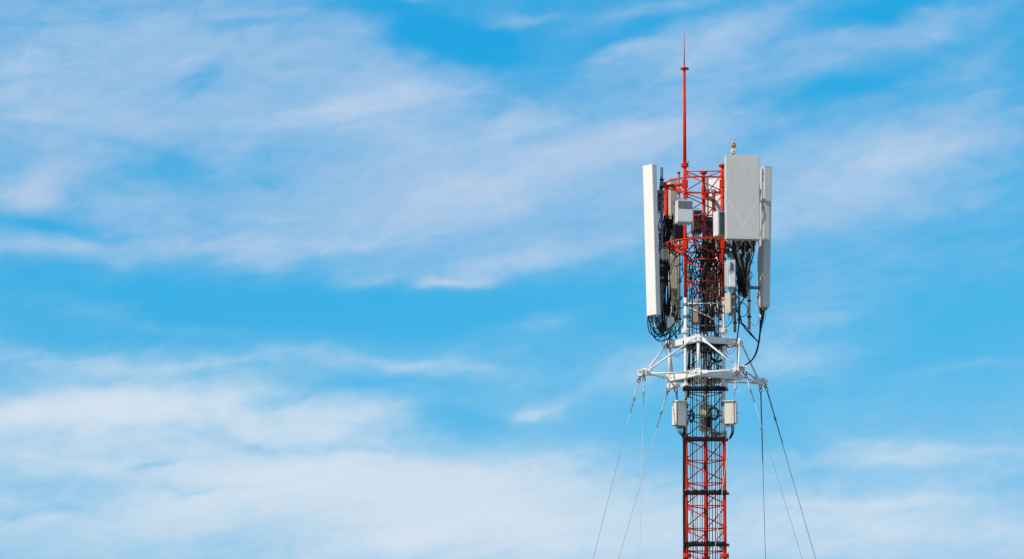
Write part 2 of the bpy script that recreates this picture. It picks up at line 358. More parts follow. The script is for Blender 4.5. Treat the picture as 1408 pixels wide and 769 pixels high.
# lightning rod on the left leg
b0 = leg_at(0, ztop + .022)
zc1 = at(940.6, 94.5, YF).z; zc2 = at(940, 44.5, YF).z
t = thing('lightning_rod', 'tall thin red lightning rod standing on one leg of the mast head', 'lightning rod', b0)
f = NB(); tube(f, (0, 0, 0), (0, 0, zc1 - b0.z), .031, 14, .024); obj('pole', f, RED, t)
f = NB(); lathe(f, [(.03, -.02), (.07, -.014), (.07, .014), (.03, .02)], (0, 0, zc1 - b0.z), 16); c_ = obj('collar', f, RED, t)
f = NB(); tube(f, (.035, 0, zc1 - b0.z - .01), (.078, -.01, zc1 - b0.z - .012), .016, 8); obj('bolt', f, STEELD, c_)
f = NB(); tube(f, (0, 0, zc1 - b0.z), (0, 0, zc2 - b0.z), .012, 10, .006); obj('spike', f, RED, t)
f = NB(); lathe(f, [(.03, 0), (.06, .002), (.06, .012), (.034, .03)], (0, 0, 0), 16); obj('base_flange', f, RED, t)
f = NB(); box(f, (.055, -.03, .035), (.05, .04, .05), .008); obj('earth_clamp', f, GALV, t)

# ------------------------------------------------------------------ poles
def pole(px, y0, y1, Y, label, r=.024, m=GALV, clamps=(), ringside=True, cap=None):
    p0 = at(px, y1, Y); p1 = at(px, y0, Y); x = p0.x
    t = thing('mounting_pole', label, 'pole', (x, Y, p0.z), group='vertical poles on the carrier rings')
    h = p1.z - p0.z
    f = NB(); tube(f, (0, 0, 0), (0, 0, h), r, 14); obj('pipe', f, m, t)
    if cap: f = NB(); lathe(f, [(r+.003, 0), (r+.005, .03), (r*.6, .045)], (0, 0, h - .03), 12); obj('end_cap', f, cap, t)
    rad = math.hypot(x, Y); dirn = Vector((-x, -Y, 0)).normalized()
    for z in (zU, zL):                       # clamp to the ring
        if p0.z < z < p1.z:
            L = abs(rad - RR); f = NB(); s = dirn if rad > RR else -dirn
            bar(f, s*(-r-.012), s*(L+.03), .07, .075, bev=.004)
            tube(f, Vector((0, 0, z - p0.z)) * 0 + Vector((0, 0, -.03)), Vector((0, 0, .03)), r+.012, 12)
            for q in f.verts: q.co.z += z - p0.z
            obj('ring_clamp', f, STEELD if m is not RED else RED, t)
    for cy in clamps:
        z = at(px, cy, Y).z - p0.z; f = NB(); lathe(f, [(r, -.016), (r+.012, -.012), (r+.012, .012), (r, .016)], (0, 0, z), 12); obj('band', f, BLACK, t)
    return Vector((x, Y, 0)), p0.z, p1.z
YL = -.05
PL = pole(910.5, 230.5, 454, YL, 'dark steel pole carrying the tall cream panel', .026, STEELD, (247.5, 258))  # galvanised pole, the shade on it put into the dark steel colour
PB = pole(934.2, 237, 460, .55, 'galvanised pole with red cap behind the lightning rod leg', .026, GALV, (385.5, 439), cap=RED)
PD = pole(973.2, 243, 440, .70, 'galvanised pole directly behind the rear mast leg', .03, GALV, (262,))
PF = pole(1010.5, 214, 457, -.40, 'long steel pole carrying the broad grey panel and the beacon', .026, STEELD, (444,))
PG = pole(1016.5, 236, 446, .34, 'steel pole behind the broad grey panel', .025, GALV, (440,))
PR = pole(1030.3, 240, 453, -.03, 'steel pole bracketed to the leaning pale panel', .026, GALV, (414, 436))
PX = pole(916.2, 259.5, 336, .23, 'stout red post standing between the two rings', .041, RED, ())
PY = pole(981.5, 262, 338, .62, 'brownish red post between the rings behind the rear leg', .03, BROWN, ())

# ------------------------------------------------------------------ panel antennas
def panel(label, cpx, ytop, ybot, Y, theta, w, d, tilt, m, pole_xy, ref_dx=0.0, grp='panel antennas on the mast head', ports=8, body_mat=None):
    p1 = at(cpx, ytop, Y); p0 = at(cpx, ybot, Y); h = p1.z - p0.z
    c = (p1 + p0)/2
    t = thing('panel_antenna', label, 'antenna', c, Euler((R(tilt), 0, R(theta)), 'XYZ'), grp)
    f = NB(); box(f, (0, 0, 0), (w, d, h - .03), .014, seg=3)
    for q in f.faces: q.smooth = False
    body = obj('radome', f, body_mat or m, t)
    for s in (-1, 1):
        f = NB(); box(f, (0, .002, s*(h/2 - .013)), (w + .006, d + .004, .026), .007, seg=2); obj('end_cap', f, m, t)
    f = NB(); box(f, (0, d/2 + .006, 0), (w*.86, .016, h*.97), .004); obj('back_cover', f, m, t)
    f = NB()
    for k in range(ports):
        x = (k % (ports//2) - (ports//2 - 1)/2) * w*.8/(ports//2 - 1 + 1e-6); y = (-.22 + .44*(k // (ports//2)))*d
        tube(f, (x, y, -h/2 - .045), (x, y, -h/2 + .01), .012, 8)
    obj('connector_row', f, GALV, t, 'stuff')
    # brackets reach the pole
    mtx = Euler((R(tilt), 0, R(theta)), 'XYZ').to_matrix()
    for s in (-.36, .33):
        loc = Vector((0, d/2 + .01, s*h)); wz = (mtx @ loc).z + c.z
        tgt = mtx.inverted() @ (Vector((pole_xy.x, pole_xy.y, wz)) - c)
        f = NB(); bar(f, loc, tgt, .06, .05, bev=.004); dd = (tgt - loc).normalized()
        box(f, tgt, (.085, .085, .07), .01); tube(f, tgt + Vector((-.06, 0, .02)), tgt + Vector((.06, 0, .02)), .007, 6)
        obj('bracket', f, STEELD, t)
    return t, c, h
panel('tall cream panel antenna turned to the sunny side on a dark pole', 896, 227.8, 433.5, -.24, -46, .245, .112, 1.9, CREAM, PL[0])
panel('broad grey panel antenna with two faint pale lines meeting in a V', 1020.4, 214.2, 330, -.66, 8.6, .59, .16, 0, GREYP, PF[0], body_mat=VMARK, ports=10)
panel('tall narrow leaning pale panel antenna with shadow bands on its side', 1051.3, 230.6, 424, .06, 106, .32, .138, 1.4, GREYP, PR[0])
panel('cream panel antenna seen from behind beside the stout red post', 925.6, 246.3, 441, .80, 200, .165, .14, 1, BEIGE, PB[0])
panel('white panel antenna glimpsed behind the rear mast leg', 984.5, 246.5, 430, 1.05, 160, .27, .13, 1, CREAM, PD[0])

# ------------------------------------------------------------------ obstruction light on the pole behind the broad panel
pb = at(1010.7, 213.6, -.40)
t = thing('beacon', 'small bronze obstruction light with clear lens above the broad grey panel', 'light', (PF[0].x, -.40, PF[2]))
f = NB(); tube(f, (0, 0, -.03), (0, 0, .05), .02, 10); obj('stem', f, RUST, t)
f = NB(); lathe(f, [(.03, -.03), (.046, -.022), (.048, .018), (.035, .026)], (0, -.005, .073), 18, (0, -1, 0)); jb = obj('junction_box', f, SANDB, t)
f = NB(); lathe(f, [(.018, 0), (.012, .006)], (0, -.033, .073), 8, (0, -1, 0)); obj('screw', f, BRASS, jb)
f = NB(); lathe(f, [(.017, .115), (.024, .13), (.032, .15), (.05, .168), (.052, .185), (.042, .195)], (0, 0, 0), 18); obj('base', f, BRASS, t)
f = NB(); lathe(f, [(.036, .194), (.043, .20), (.043, .24), (.038, .262), (.022, .278), (.004, .283)], (0, 0, 0), 18); ln = obj('lens', f, LENS, t)
f = NB(); lathe(f, [(.014, .194), (.016, .225), (.01, .235)], (.004, 0, 0), 10); obj('lamp_core', f, RUST, ln)

# ------------------------------------------------------------------ boxes: remote radio units and cabinets
def unit(name, cat, label, cpx, ytop, ybot, Y, theta, w, d, m, fins=None, door=None, ports=4, to=None, lid=None, group=None, toplip=0):
    p1 = at(cpx, ytop, Y); p0 = at(cpx, ybot, Y); h = p1.z - p0.z
    t = thing(name, label, cat, p0, (0, 0, R(theta)), group)
    f = NB(); box(f, (0, 0, h/2), (w, d, h), (.006 if lid else min(.010, w*.05)), seg=2); obj('housing', f, m, t)
    if fins:      # (side, material, lower share, upper share): cooling fins joined, each under a pixel
        side, fm, lo, hi = fins; f = NB(); n = 12
        for k in range(n):
            x = (k - (n-1)/2)*w*.92/n
            if side == 'front': box(f, (x, -d/2 - .012, h*(lo+hi)/2), (w*.035, .03, h*(hi-lo)))
            elif side == 'back': box(f, (x, d/2 + .012, h*(lo+hi)/2), (w*.035, .03, h*(hi-lo)))
            else:
                y = (k - (n-1)/2)*d*.92/n; s = -1 if side == 'left' else 1
                box(f, (s*(w/2 + .01), y, h*(lo+hi)/2), (.026, d*.035, h*(hi-lo)))
        fo = obj('cooling_fins', f, fm, t); fo['kind'] = 'stuff'
    if door:      # (material, x0, x1, z0, z1) cover plate on the front
        dm, x0, x1, z0, z1 = door; f = NB(); box(f, (w*(x0+x1)/2, -d/2 - .008, h*(z0+z1)/2), (w*(x1-x0), .02, h*(z1-z0)), .004); dr = obj('cover', f, dm, t)
        f = NB()
        for sx in (x0 + .06, x1 - .06):
            for sz in (z0 + .05, z1 - .05): tube(f, (w*sx, -d/2 - .016, h*sz), (w*sx, -d/2 - .023, h*sz), .006, 6)
        obj('screws', f, GALV, dr, 'stuff')
    if lid: f = NB(); box(f, (0, -.01, h + .008), (w + .03, d + .05, .022), .006); obj('lid', f, lid, t)
    if ports:
        f = NB()
        for k in range(ports): x = (k - (ports-1)/2)*w*.75/max(ports, 1); tube(f, (x, 0, -.04), (x, 0, .01), .012, 8)
        obj('connector_row', f, GALV, t, 'stuff')
    f = NB(); tube(f, (-w*.3, -d*.1, h), (-w*.3, -d*.1, h + .03), .006, 6); tube(f, (w*.3, -d*.1, h), (w*.3, -d*.1, h + .03), .006, 6); tube(f, (-w*.3, -d*.1, h + .03), (w*.3, -d*.1, h + .03), .006, 6)
    if not lid: obj('carry_handle', f, GALV, t)
    else: f.free()
    if to is not None:   # bracket to what carries it
        mi = Matrix.Rotation(-R(theta), 3, 'Z'); f = NB()
        for z in (h*.25, h*.75):
            q = mi @ (Vector((to[0], to[1], p0.z + z)) - p0); bar(f, (0, d*.3, z), q, .05, .045, bev=.004); box(f, q, (.08, .08, .05), .008)
        obj('bracket', f, STEELD, t)
    return t, p0, h
def lp(i): return (LEGS[i].x, LEGS[i].y)
GRU = 'radio units around the mast head'
unit('radio_unit', 'radio unit', 'light grey radio unit with dark finned top before the lightning rod leg', 940.4, 276.5, 307.5, -.46, 12, .275, .20, LGREY, ('front', MGREY, .62, .96), (LGREY, -.49, .49, .03, .6), 4, lp(0), group=GRU)
unit('radio_unit', 'radio unit', 'pale radio unit tucked against the edge of the broad grey panel', 990.5, 291.5, 325.5, -.42, 32, .20, .16, LGREY, ('front', MGREY, .04, .96), None, 4, lp(1), group=GRU)
unit('radio_unit', 'radio unit', 'dark grey finned radio unit between the rear leg and the finned light grey unit', 957.5, 289.5, 322, .58, 20, .17, .13, MGREY, ('front', DGREY, .05, .95), None, 3, lp(2), group=GRU)
unit('radio_unit', 'radio unit', 'dark grey radio unit close behind the brownish red post', 976.5, 299, 324, .50, -8, .15, .12, MGREY, ('front', DGREY, .05, .95), None, 3, lp(2), group=GRU)
unit('radio_unit', 'radio unit', 'grey-sided dark radio unit resting low over the lower ring', 931.5, 309.5, 331, .22, 26, .20, .17, MGREY, ('front', DGREY, .05, .95), None, 3, (PX[0].x, PX[0].y), group=GRU)
unit('radio_unit', 'radio unit', 'small radio unit with tan face clamped to the dark pole', 914.2, 343, 356.5, -.14, 14, .125, .10, LGREY, None, (TAN, -.28, .48, .08, .92), 2, (PL[0].x, PL[0].y), group=GRU)
unit('radio_unit', 'radio unit', 'black radio unit in the cables behind the cream panel', 912.5, 358, 392, .02, 0, .14, .15, DGREY, ('front', BLACK, .05, .95), None, 4, (PL[0].x, PL[0].y), group=GRU)
UF, _, _ = unit('radio_unit', 'radio unit', 'white radio unit with recessed handle and smooth lower cover under the broad panel', 1004.8, 358, 396, -.52, 12, .150, .11, LGREY, ('left', LGREY, .05, .95), (WTIP, -.22, .44, .02, .44), 4, (PF[0].x, PF[0].y), group=GRU)
_f = NB(); box(_f, (.012, -.06, .36), (.028, .02, .13), .004); obj('slot_shade', _f, DGREY, UF)  # raised dark box standing in for the shade inside the slot
_f = NB(); tube(_f, (-.035, -.068, .27), (-.035, -.068, .46), .008, 8); obj('pull_handle', _f, LGREY, UF)
_f = NB(); box(_f, (.055, -.068, .13), (.012, .01, .05), .002); obj('label_sticker', _f, LABEL, UF)
unit('radio_unit', 'radio unit', 'beige and grey radio unit beside the right leg under the white unit', 1004.2, 403, 431.5, -.30, 38, .135, .145, BEIGE, ('front', MGREY, .04, .96), None, 3, (PF[0].x, PF[0].y), group=GRU)
unit('radio_unit', 'radio unit', 'narrow beige finned radio unit in the mast where the white band begins', 956.3, 412.5, 445, -.08, -10, .135, .12, BEIGE, ('front', BEIGE, .04, .96), None, 4, lp(0), group=GRU)
unit('radio_unit', 'radio unit', 'tan radio unit half buried in the cable tangle inside the mast', 978, 378, 413, .12, 8, .17, .10, TAN, None, (TAN, -.46, .46, .1, .9), 4, lp(2), group=GRU)
unit('radio_unit', 'radio unit', 'long beige radio unit mounted low on the rear panel', 925.6, 353, 399.5, .62, 14, .135, .08, BEIGE, None, (BEIGE, -.46, .46, .04, .55), 3, (PB[0].x, PB[0].y), group=GRU)
unit('radio_unit', 'radio unit', 'dark radio unit hidden under the broad grey panel with a row of plugs', 1027.5, 306, 346, -.36, 8, .24, .13, MGREY, ('front', DGREY, .02, .96), None, 0, (PF[0].x, PF[0].y), group=GRU)
unit('radio_unit', 'radio unit', 'dark unit low inside the mast above the white frame', 972, 428, 456, .24, 6, .24, .08, DGREY, ('front', DGREY, .04, .96), None, 0, lp(2), group=GRU)
unit('radio_unit', 'radio unit', 'slim mid-grey unit on the dark pole near the top of the cream panel', 908.3, 268, 290, .02, -20, .09, .12, MGREY, None, None, 2, (PL[0].x, PL[0].y), group=GRU)
unit('junction_box', 'box', 'small light grey junction box with cross seams hanging over the looped cables', 921.3, 436.5, 452, -.08, 16, .135, .10, LGREY, None, (LGREY, -.46, -.03, .08, .92), 3, (PL[0].x + .02, PL[0].y))
unit('combiner', 'box', 'black cable joint box clamped to the stout red post', 918, 302, 317, .02, 24, .13, .11, DGREY, ('front', BLACK, .1, .9), None, 3, (PX[0].x, PX[0].y))

# cabinets below the guy frame
def cabinet(label, cpx, ytop, ybot, Y, theta, w, d, latch):
    t, p0, h = unit('cabinet', 'cabinet', label, cpx, ytop, ybot, Y, theta, w, d, CABIN, None, None, 3, None, lid=CABIN, group='equipment cabinets below the guy frame')
    f = NB(); box(f, (latch*(w/2 + .003), 0, h*.49), (.016, d*.985, h*.97)); obj('gasket', f, RUST, t)
    f = NB(); s = latch; box(f, (s*(w/2 + .020), 0, h*.49), (.026, d*.94, h*.93), .005); dr = obj('door', f, CABIN, t)
    f = NB(); box(f, (s*(w/2 + .032), -d*.1, h*.52), (.014, .035, .05), .003); obj('latch', f, GALV if s > 0 else SANDB, dr)
    f = NB(); tube(f, (s*(w/2 + .038), -d*.1, h*.50), (s*(w/2 + .052), -d*.1 - .02, h*.46), .006, 6); obj('key', f, STEELD, dr)
    f = NB(); box(f, (-s*.02, 0, -.022), (w*.7, d*.6, .03), .005); obj('gland_plate', f, STEELD, t)
    return t
cab1 = cabinet('cream cabinet with bright latched door on the sunny side of the mast', 934.8, 553, 586, -.30, 30, .165, .155, -1)
cab2 = cabinet('cream cabinet on the shaded side of the mast with open key', 1004.2, 553, 583.5, -.26, -14, .165, .15, 1)
t, _, _ = unit('cabinet', 'cabinet', 'beige louvred box inside the mast behind a coil of cable', 970.5, 556.5, 593, .02, 4, .235, .10, CABIN, None, (CABIN, -.46, .46, .52, .92), 3, lp(2), group='equipment cabinets below the guy frame')
for c, i in ((cab1, 0), (cab2, 1)):
    for z in (.07, .36):
        f = NB(); q = Vector((LEGS[i].x, LEGS[i].y, c.location.z + z)); pp = c.matrix_basis.inverted() if False else (Matrix.Translation(c.location) @ Euler(c.rotation_euler).to_matrix().to_4x4()).inverted()
        bar(f, pp @ q, Vector((0, .02, z)), .05, .04); lathe(f, [(LR+.002, -.045), (LR+.016, -.04), (LR+.016, .04), (LR+.002, .045)], pp @ q, 12)
        for s in (-1, 1): tube(f, pp @ q + Vector((-.05, s*.05, .02)), pp @ q + Vector((.05, s*.05, .02)), .008, 6)
        obj('leg_clamp', f, MGREY, c)

# ------------------------------------------------------------------ white guy frame (square, with four outriggers)
zgu, zgl = at(968, 472.5, 0).z, at(968, 519, 0).z
GX = Vector((-.012, 0, 0))
gf = thing('guy_wire_outrigger', 'white square steel outrigger frame bolted around the mast holding the guy wires', 'frame', (GX.x, 0, zgl))
CA = [R(261), R(351), R(81), R(171)]; HD = .625; dz = zgu - zgl
cor = [Vector((HD*math.cos(a), HD*math.sin(a), 0)) for a in CA]
def cbeam(p0, p1, m, name):
    f = NB(); d = (p1 - p0).normalized(); out = Vector((d.y, -d.x, 0)); out = out if out.dot((p0 + p1)/2) > 0 else -out
    bar(f, p0 + d*.03, p1 - d*.03, .012, .105); 
    for s in (-1, 1): bar(f, p0 + d*.03 + out*-.035 + Vector((0, 0, s*.049)), p1 - d*.03 + out*-.035 + Vector((0, 0, s*.049)), .085, .011)
    b = obj(name, f, m, gf)
    f = NB()
    for q in (.12, .2, .8, .88):
        P = p0.lerp(p1, q) + Vector((0, 0, .055)) - out*.02; tube(f, P, P + Vector((0, 0, .028)), .011, 6)
        P = p0.lerp(p1, q) + out*.004; tube(f, P, P + out*.02, .012, 6)
    obj('bolts', f, WHT, b, 'stuff'); return b
HA = [R(216), R(306), R(36), R(126)]
HA = [R(209.5), R(301), R(32.5), R(117.5)]; HRAD = 1.19
heads = []
for k in range(4):
    for z in (0, dz): cbeam(cor[k] + Vector((0, 0, z)), cor[(k+1) % 4] + Vector((0, 0, z)), WHT, 'beam')
    f = NB(); tube(f, cor[k]*.965 + Vector((0, 0, .05)), cor[k]*.965 + Vector((0, 0, dz - .05)), .027, 12); obj('post', f, WHT, gf)
    for z in (0, dz):
        f = NB(); box(f, (0, 0, 0), (.075, .10, .13), .01, Matrix.Translation(cor[k] + Vector((0, 0, z))) @ Matrix.Rotation(CA[k], 4, 'Z'))
        cr = obj('corner_plate', f, WHT, gf); f = NB()
        for s in (-1, 1):
            c0 = cor[k] + Vector((0, 0, z)); rr_ = Vector((math.cos(CA[k] + s*.9), math.sin(CA[k] + s*.9), 0)); tube(f, c0 + rr_*.03, c0 + rr_*.075, .02, 8)
        obj('bolts', f, WHT, cr, 'stuff')
for k in range(4):
    a = HA[k]; n_ = Vector((math.cos(a), math.sin(a), 0)); s_ = Vector((-n_.y, n_.x, 0)); hp = n_*HRAD
    f = NB(); mt = Matrix.Translation(hp) @ Matrix.Rotation(a, 4, 'Z')
    box(f, (-.085, 0, 0), (.16, .085, .075), .012, mt); box(f, (-.004, 0, .004), (.014, .19, .135), .004, mt)
    for sy in (-1, 1): bar(f, mt @ Vector((-.03, sy*.035, .01)), mt @ Vector((.075, sy*.075, -.012)), .016, .105, bev=.005)
    bar(f, mt @ Vector((.0, 0, .045)), mt @ Vector((.07, 0, .03)), .15, .014, bev=.004); bar(f, mt @ Vector((.0, 0, -.045)), mt @ Vector((.06, 0, -.05)), .15, .014, bev=.004)
    hd = obj('outrigger_head', f, WHT, gf); heads.append((hp, n_, s_, hd))
    for ci in (k - 1, k):                    # the two nearest corners, at both levels
        pass
    near = sorted(range(4), key=lambda q: (cor[q] - hp).length)[:2]
    for ci in near:
        for z in (0, dz):
            p0 = cor[ci] + Vector((0, 0, z)) + (hp - cor[ci]).normalized()*.06; p1 = hp - n_*.05 + Vector((0, 0, .02 if z else -.01)); d = (p1 - p0).normalized()
            f = NB(); tube(f, p0 + d*.10, p1 - d*.08, .0165 if z else .0155, 10); st = obj('strut', f, WHT, gf)
            f = NB(); bar(f, p0 - d*.02, p0 + d*.13, .014, .06, bev=.004); obj('end_lug', f, WHT, st)
            f = NB(); bar(f, p1 - d*.12, p1 + d*.01, .014, .055, bev=.004); obj('end_lug', f, WHT, st)
for i in range(3):                           # saddles holding the frame to the legs
    for z in (0, dz):
        q = Vector((LEGS[i].x, LEGS[i].y, z)) - GX; f = NB(); lathe(f, [(LR+.001, -.07), (LR+.014, -.065), (LR+.014, .065), (LR+.001, .07)], q, 12)
        best = min(((cor[k].lerp(cor[(k+1) % 4], .5)) for k in range(4)), key=lambda v_: (v_ + Vector((0, 0, z)) - q).length)
        bar(f, q, best*.93 + Vector((0, 0, z)), .06, .09); bar(f, q, Vector((0, 0, z)).lerp(q, .2), .04, .05); obj('leg_saddle', f, WHT, gf)

# guy wires: each outrigger head sends two wires to neighbouring anchors on the ground
ANG0 = math.atan2(1.34, -4.98); AR = math.hypot(1.34, 4.98)
ANCH = [Vector((AR*math.cos(ANG0 + j*math.pi/2), AR*math.sin(ANG0 + j*math.pi/2), 0)) for j in range(4)]   # left, front, right, back
def guy(hi, ai, label, dark, grip):
    hp, n_, s_, hd = heads[hi]; tgt = ANCH[ai]; base = gf.location
    s = 1 if (tgt - (hp + s_)).length < (tgt - (hp - s_)).length else -1
    p = base + hp + n_*.03 + s_*s*.075 + Vector((0, 0, -.05)); d = (tgt - p).normalized()
    t = thing('guy_wire', label, 'guy wire', (tgt.x, tgt.y, 0), group='steel guy wires fanning down from the white frame')
    L = lambda v_: v_ - Vector((tgt.x, tgt.y, 0))
    f = NB(); path(f, [L(q) for q in ringpts(p + Vector((0, 0, -.022)), .03, 14, n_)], .010, 6, True); obj('shackle', f, RUST, t)
    p2 = p + d*.085; f = NB(); path(f, [L(q) for q in ringpts(p2, .028, 14, s_)], .009, 6, True); obj('thimble', f, STEELD if dark else RUST, t)
    p3 = p2 + d*.02; f = NB(); tube(f, L(p3), L(p3 + d*grip), .0125, 8, .008); tube(f, L(p3 + s_*.012), L(p3 + d*grip*.45 + s_*.004), .006, 6); obj('grip', f, WIRED if dark else WIRE, t)
    f = NB(); bar(f, L(p3 + d*grip*.5), L(p3 + d*(grip*.5 + .06)), .03, .03); obj('wire_clip', f, STEELD, t)
    f = NB(); n = 14; pts = []; e = p3; span = tgt - e
    for j in range(n + 1): q = j/n; pts.append(L(e + span*q + Vector((0, 0, -.22*q*(1-q)))))
    path(f, pts, .0052 if dark else .0046, 6); obj('strand', f, WIRED if dark else WIRE, t)
guy(0, 0, 'pale guy wire slanting outward from the bright front outrigger under the looped cables', False, .55)
guy(0, 1, 'thin pale guy wire dropping almost plumb from the sunny front outrigger', False, .42)
guy(3, 0, 'guy wire slanting from the low rear outrigger above the latched cabinet', False, .62)
guy(3, 3, 'guy wire dropping behind the latched cream cabinet from the rear outrigger', True, .5)
guy(1, 1, 'pale guy wire crossing in front of the mast and the shaded cabinet', False, .35)
guy(1, 2, 'thin guy wire fanning outward from the front outrigger under the thick black cable', False, .45)
guy(2, 3, 'dark guy wire hanging nearly plumb from the shaded rear outrigger', True, 1.25)
guy(2, 2, 'dark guy wire slanting outward from the tip of the shaded rear outrigger', True, 1.0)

# ------------------------------------------------------------------ cables
def bundle(label, loc, group=None): return thing('cable_bundle', label, 'cables', loc, group=group)
def cab(par, pts, r=.0085, m=BLACK, name='cable', k=7, n=6):
    f = NB(); o3 = par.location; path(f, [q - o3 for q in smooth_pts([at(*p) for p in pts], k)], r, n); return obj(name, f, m, par)

# main riser inside the mast, held by bars
zr0 = .02
riser = bundle('black feeder cables running straight down inside the mast on clamp bars', (0, 0, 0))
xs = [(952.6, 10), (958.6, 7), (962.4, 5), (965.3, 7), (972.4, 13), (975.2, 7), (979.0, 8), (983.2, 9), (986.2, 6), (989.6, 9), (992.0, 6), (955.4, 5), (949.4, 6), (968.6, 5)]
tops = {}
for k, (px, rr) in enumerate(xs):
    Yc = -.125 + (.05 if k % 3 == 1 else 0) + rnd.uniform(-.012, .012)
    if k in (1, 2, 5, 8, 11): Yc = .10 + rnd.uniform(-.08, .1)
    if k in (0, 4, 9, 6): Yc = -.255
    x = (px - 969.8)/80.0 * (D + Yc)/D
    ytop_ = rnd.uniform(345, 440)
    zt = at(968, ytop_, Yc).z; pts = []; z = zr0
    while z < zt:
        pts.append(Vector((x + rnd.uniform(-.005, .005), Yc + rnd.uniform(-.006, .006), z))); z += .85 + rnd.uniform(0, .25)
    e = Vector((x, Yc, zt)); pts.append(e)
    sx = rnd.choice((-1, 1)); pts.append(e + Vector((sx*.06, rnd.uniform(-.08, .05), .10))); pts.append(e + Vector((sx*rnd.uniform(.15, .3), rnd.uniform(-.15, .1), rnd.uniform(.0, .16))))
    f = NB(); path(f, smooth_pts(pts, 3), rr*.00105, 6); obj('cable', f, BLACK if k not in (2, 8) else BLUEC, riser)
for q in range(2):                          # pair strapped outside the left leg
    f = NB(); pts = [Vector((LEGS[0].x - .028 - .018*q - (.03 if z > 12.9 else 0), YF - .02 + .02*q, z)) for z in [.05 + .9*j for j in range(15)]]
    pts += [at(942 - q, 560, YF - .03), at(945 + q*2, 540, YF), at(947 + q, 500, YF + .03), at(948, 460, YF)]
    path(f, smooth_pts(pts, 4), .0155, 8); obj('cable', f, BLACK, riser)
for py in (536.5, 605.5, 679, 749.5, 474.5):
    z = at(968, py, -.1).z; f = NB(); bar(f, Vector((-.385, -.228, z - .012)), Vector((.405, -.228, z - .012)), .016, .05)
    cb_ = obj('clamp_bar', f, RED if py > 600 else STEELD, riser)
    f = NB(); x = -.36
    while x < .36:
        box(f, (x, -.258, z + rnd.uniform(0, .012)), (.036, .06, .078 + rnd.uniform(-.012, .016)), .006); x += .038 + rnd.choice((0, 0, .004))
    fo = obj('cable_clamps', f, BLACK, cb_); fo['kind'] = 'stuff'
    f = NB(); x = -.345
    while x < .36:
        tube(f, (x, -.28, z + .02), (x, -.28, z + .06), .006, 6); x += rnd.choice((.076, .114))
    obj('clamp_bolts', f, GALV, cb_, 'stuff')

# cables under the cream panel
b = bundle('black jumper cables looping out under the tall cream panel', at(906, 455, -.2))
for k in range(9):
    x0 = 892.5 + 1.75*k; dY = -.26 + .02*(k % 3)
    low = 446 + (k % 4)*3.2 + rnd.uniform(-1, 1); xe = 913 + 2.2*(k % 4)
    cab(b, [(x0, 434.5, dY), (x0 - .6 + .1*k, 439 + k*.3, dY), (x0 + 2.2, low, dY), (904 + k*.6, low + 6 - .2*k, -.2), (xe - 2, low + 2, -.12), (xe + 1.5, 440 - k, -.06), (xe, 424 - 2*k, -.02)], .0078)
cab(b, [(893.5, 440, -.3), (894.5, 452, -.3), (899, 463, -.25), (906, 469, -.2), (916, 467.5, -.15), (925, 461, -.1), (934, 452, -.1), (939.5, 443, -.12), (941, 432, -.15)], .0105)
cab(b, [(896, 440, -.3), (897, 451, -.3), (903, 459.5, -.2), (910, 458, -.15), (915, 451, -.1), (916, 438, -.05)], .012)
cab(b, [(926.5, 430, 0), (927.5, 445, 0), (924, 455, 0), (921, 466, 0), (919, 478, .02)], .009)
cab(b, [(922, 452, -.05), (921, 460, 0), (918, 470, 0), (917, 480, .05)], .009)
cab(b, [(932, 432, .1), (930.5, 446, .1), (926, 458, .1), (922, 470, .1)], .0075)
for k in range(5):
    x0 = 892 + 3.2*k + rnd.uniform(-1, 1); lo_ = rnd.uniform(444, 462); xe = rnd.uniform(910, 930); dY = rnd.uniform(-.27, -.21)
    cab(b, [(x0, 434.5, dY), (x0 - rnd.uniform(0, 1.5), 440, dY), (x0 + rnd.uniform(1, 4), lo_, dY), ((x0 + xe)/2, lo_ + rnd.uniform(3, 8), -.18), (xe, lo_ - rnd.uniform(2, 10), -.1), (xe + rnd.uniform(-2, 6), 425 - rnd.uniform(0, 15), rnd.uniform(-.1, .1))], rnd.choice((.0065, .008, .010)))
for k in range(6):
    x0 = 908 + 4*k; cab(b, [(x0 + rnd.uniform(-3, 3), 425, 0), (x0 + rnd.uniform(-4, 4), 440, -.02), (x0 + rnd.uniform(-3, 5), 452, .02), (x0 + rnd.uniform(0, 6), 462 + rnd.uniform(0, 6), .05)], rnd.choice((.0075, .011)))
for j in range(4):
    f = NB(); P = at(895.5 + j*1.9, 447 + (j % 2)*3, -.31) - b.location; tube(f, P, P + Vector((.012, 0, .03)), .009, 6); obj('tag_band', f, SANDB if j % 2 else WTIP, b)

# black mess on the dark pole
b = bundle('dense black cables running down the dark pole behind the cream panel', at(912, 420, 0))
for k in range(16):
    x0 = 906.5 + k*.95; Yk = -.02 + rnd.uniform(-.08, .12)
    cab(b, [(x0 + rnd.uniform(-2, 5), 300 + rnd.uniform(-10, 30), Yk), (x0 + rnd.uniform(-3, 3), 338, Yk), (x0 + rnd.uniform(-3, 3), 360, Yk - .02), (x0 + rnd.uniform(-1.5, 1.5), 390, Yk), (x0 + rnd.uniform(-1.5, 1), 418, Yk), (x0 + rnd.uniform(-2, 2), 440 + rnd.uniform(-8, 14), Yk)], .009 + .003*(k % 2))
for k in range(7):
    x0 = 906 + rnd.uniform(0, 4); y0 = 246 + k*9
    cab(b, [(x0 + 4, y0, -.06), (x0 - 2, y0 + 10, -.08), (x0 - 3, y0 + 24, -.06), (x0 + 4, y0 + 38, -.04)], .007)
b2 = bundle('curling black cables around the joint box on the stout red post', at(920, 310, 0))
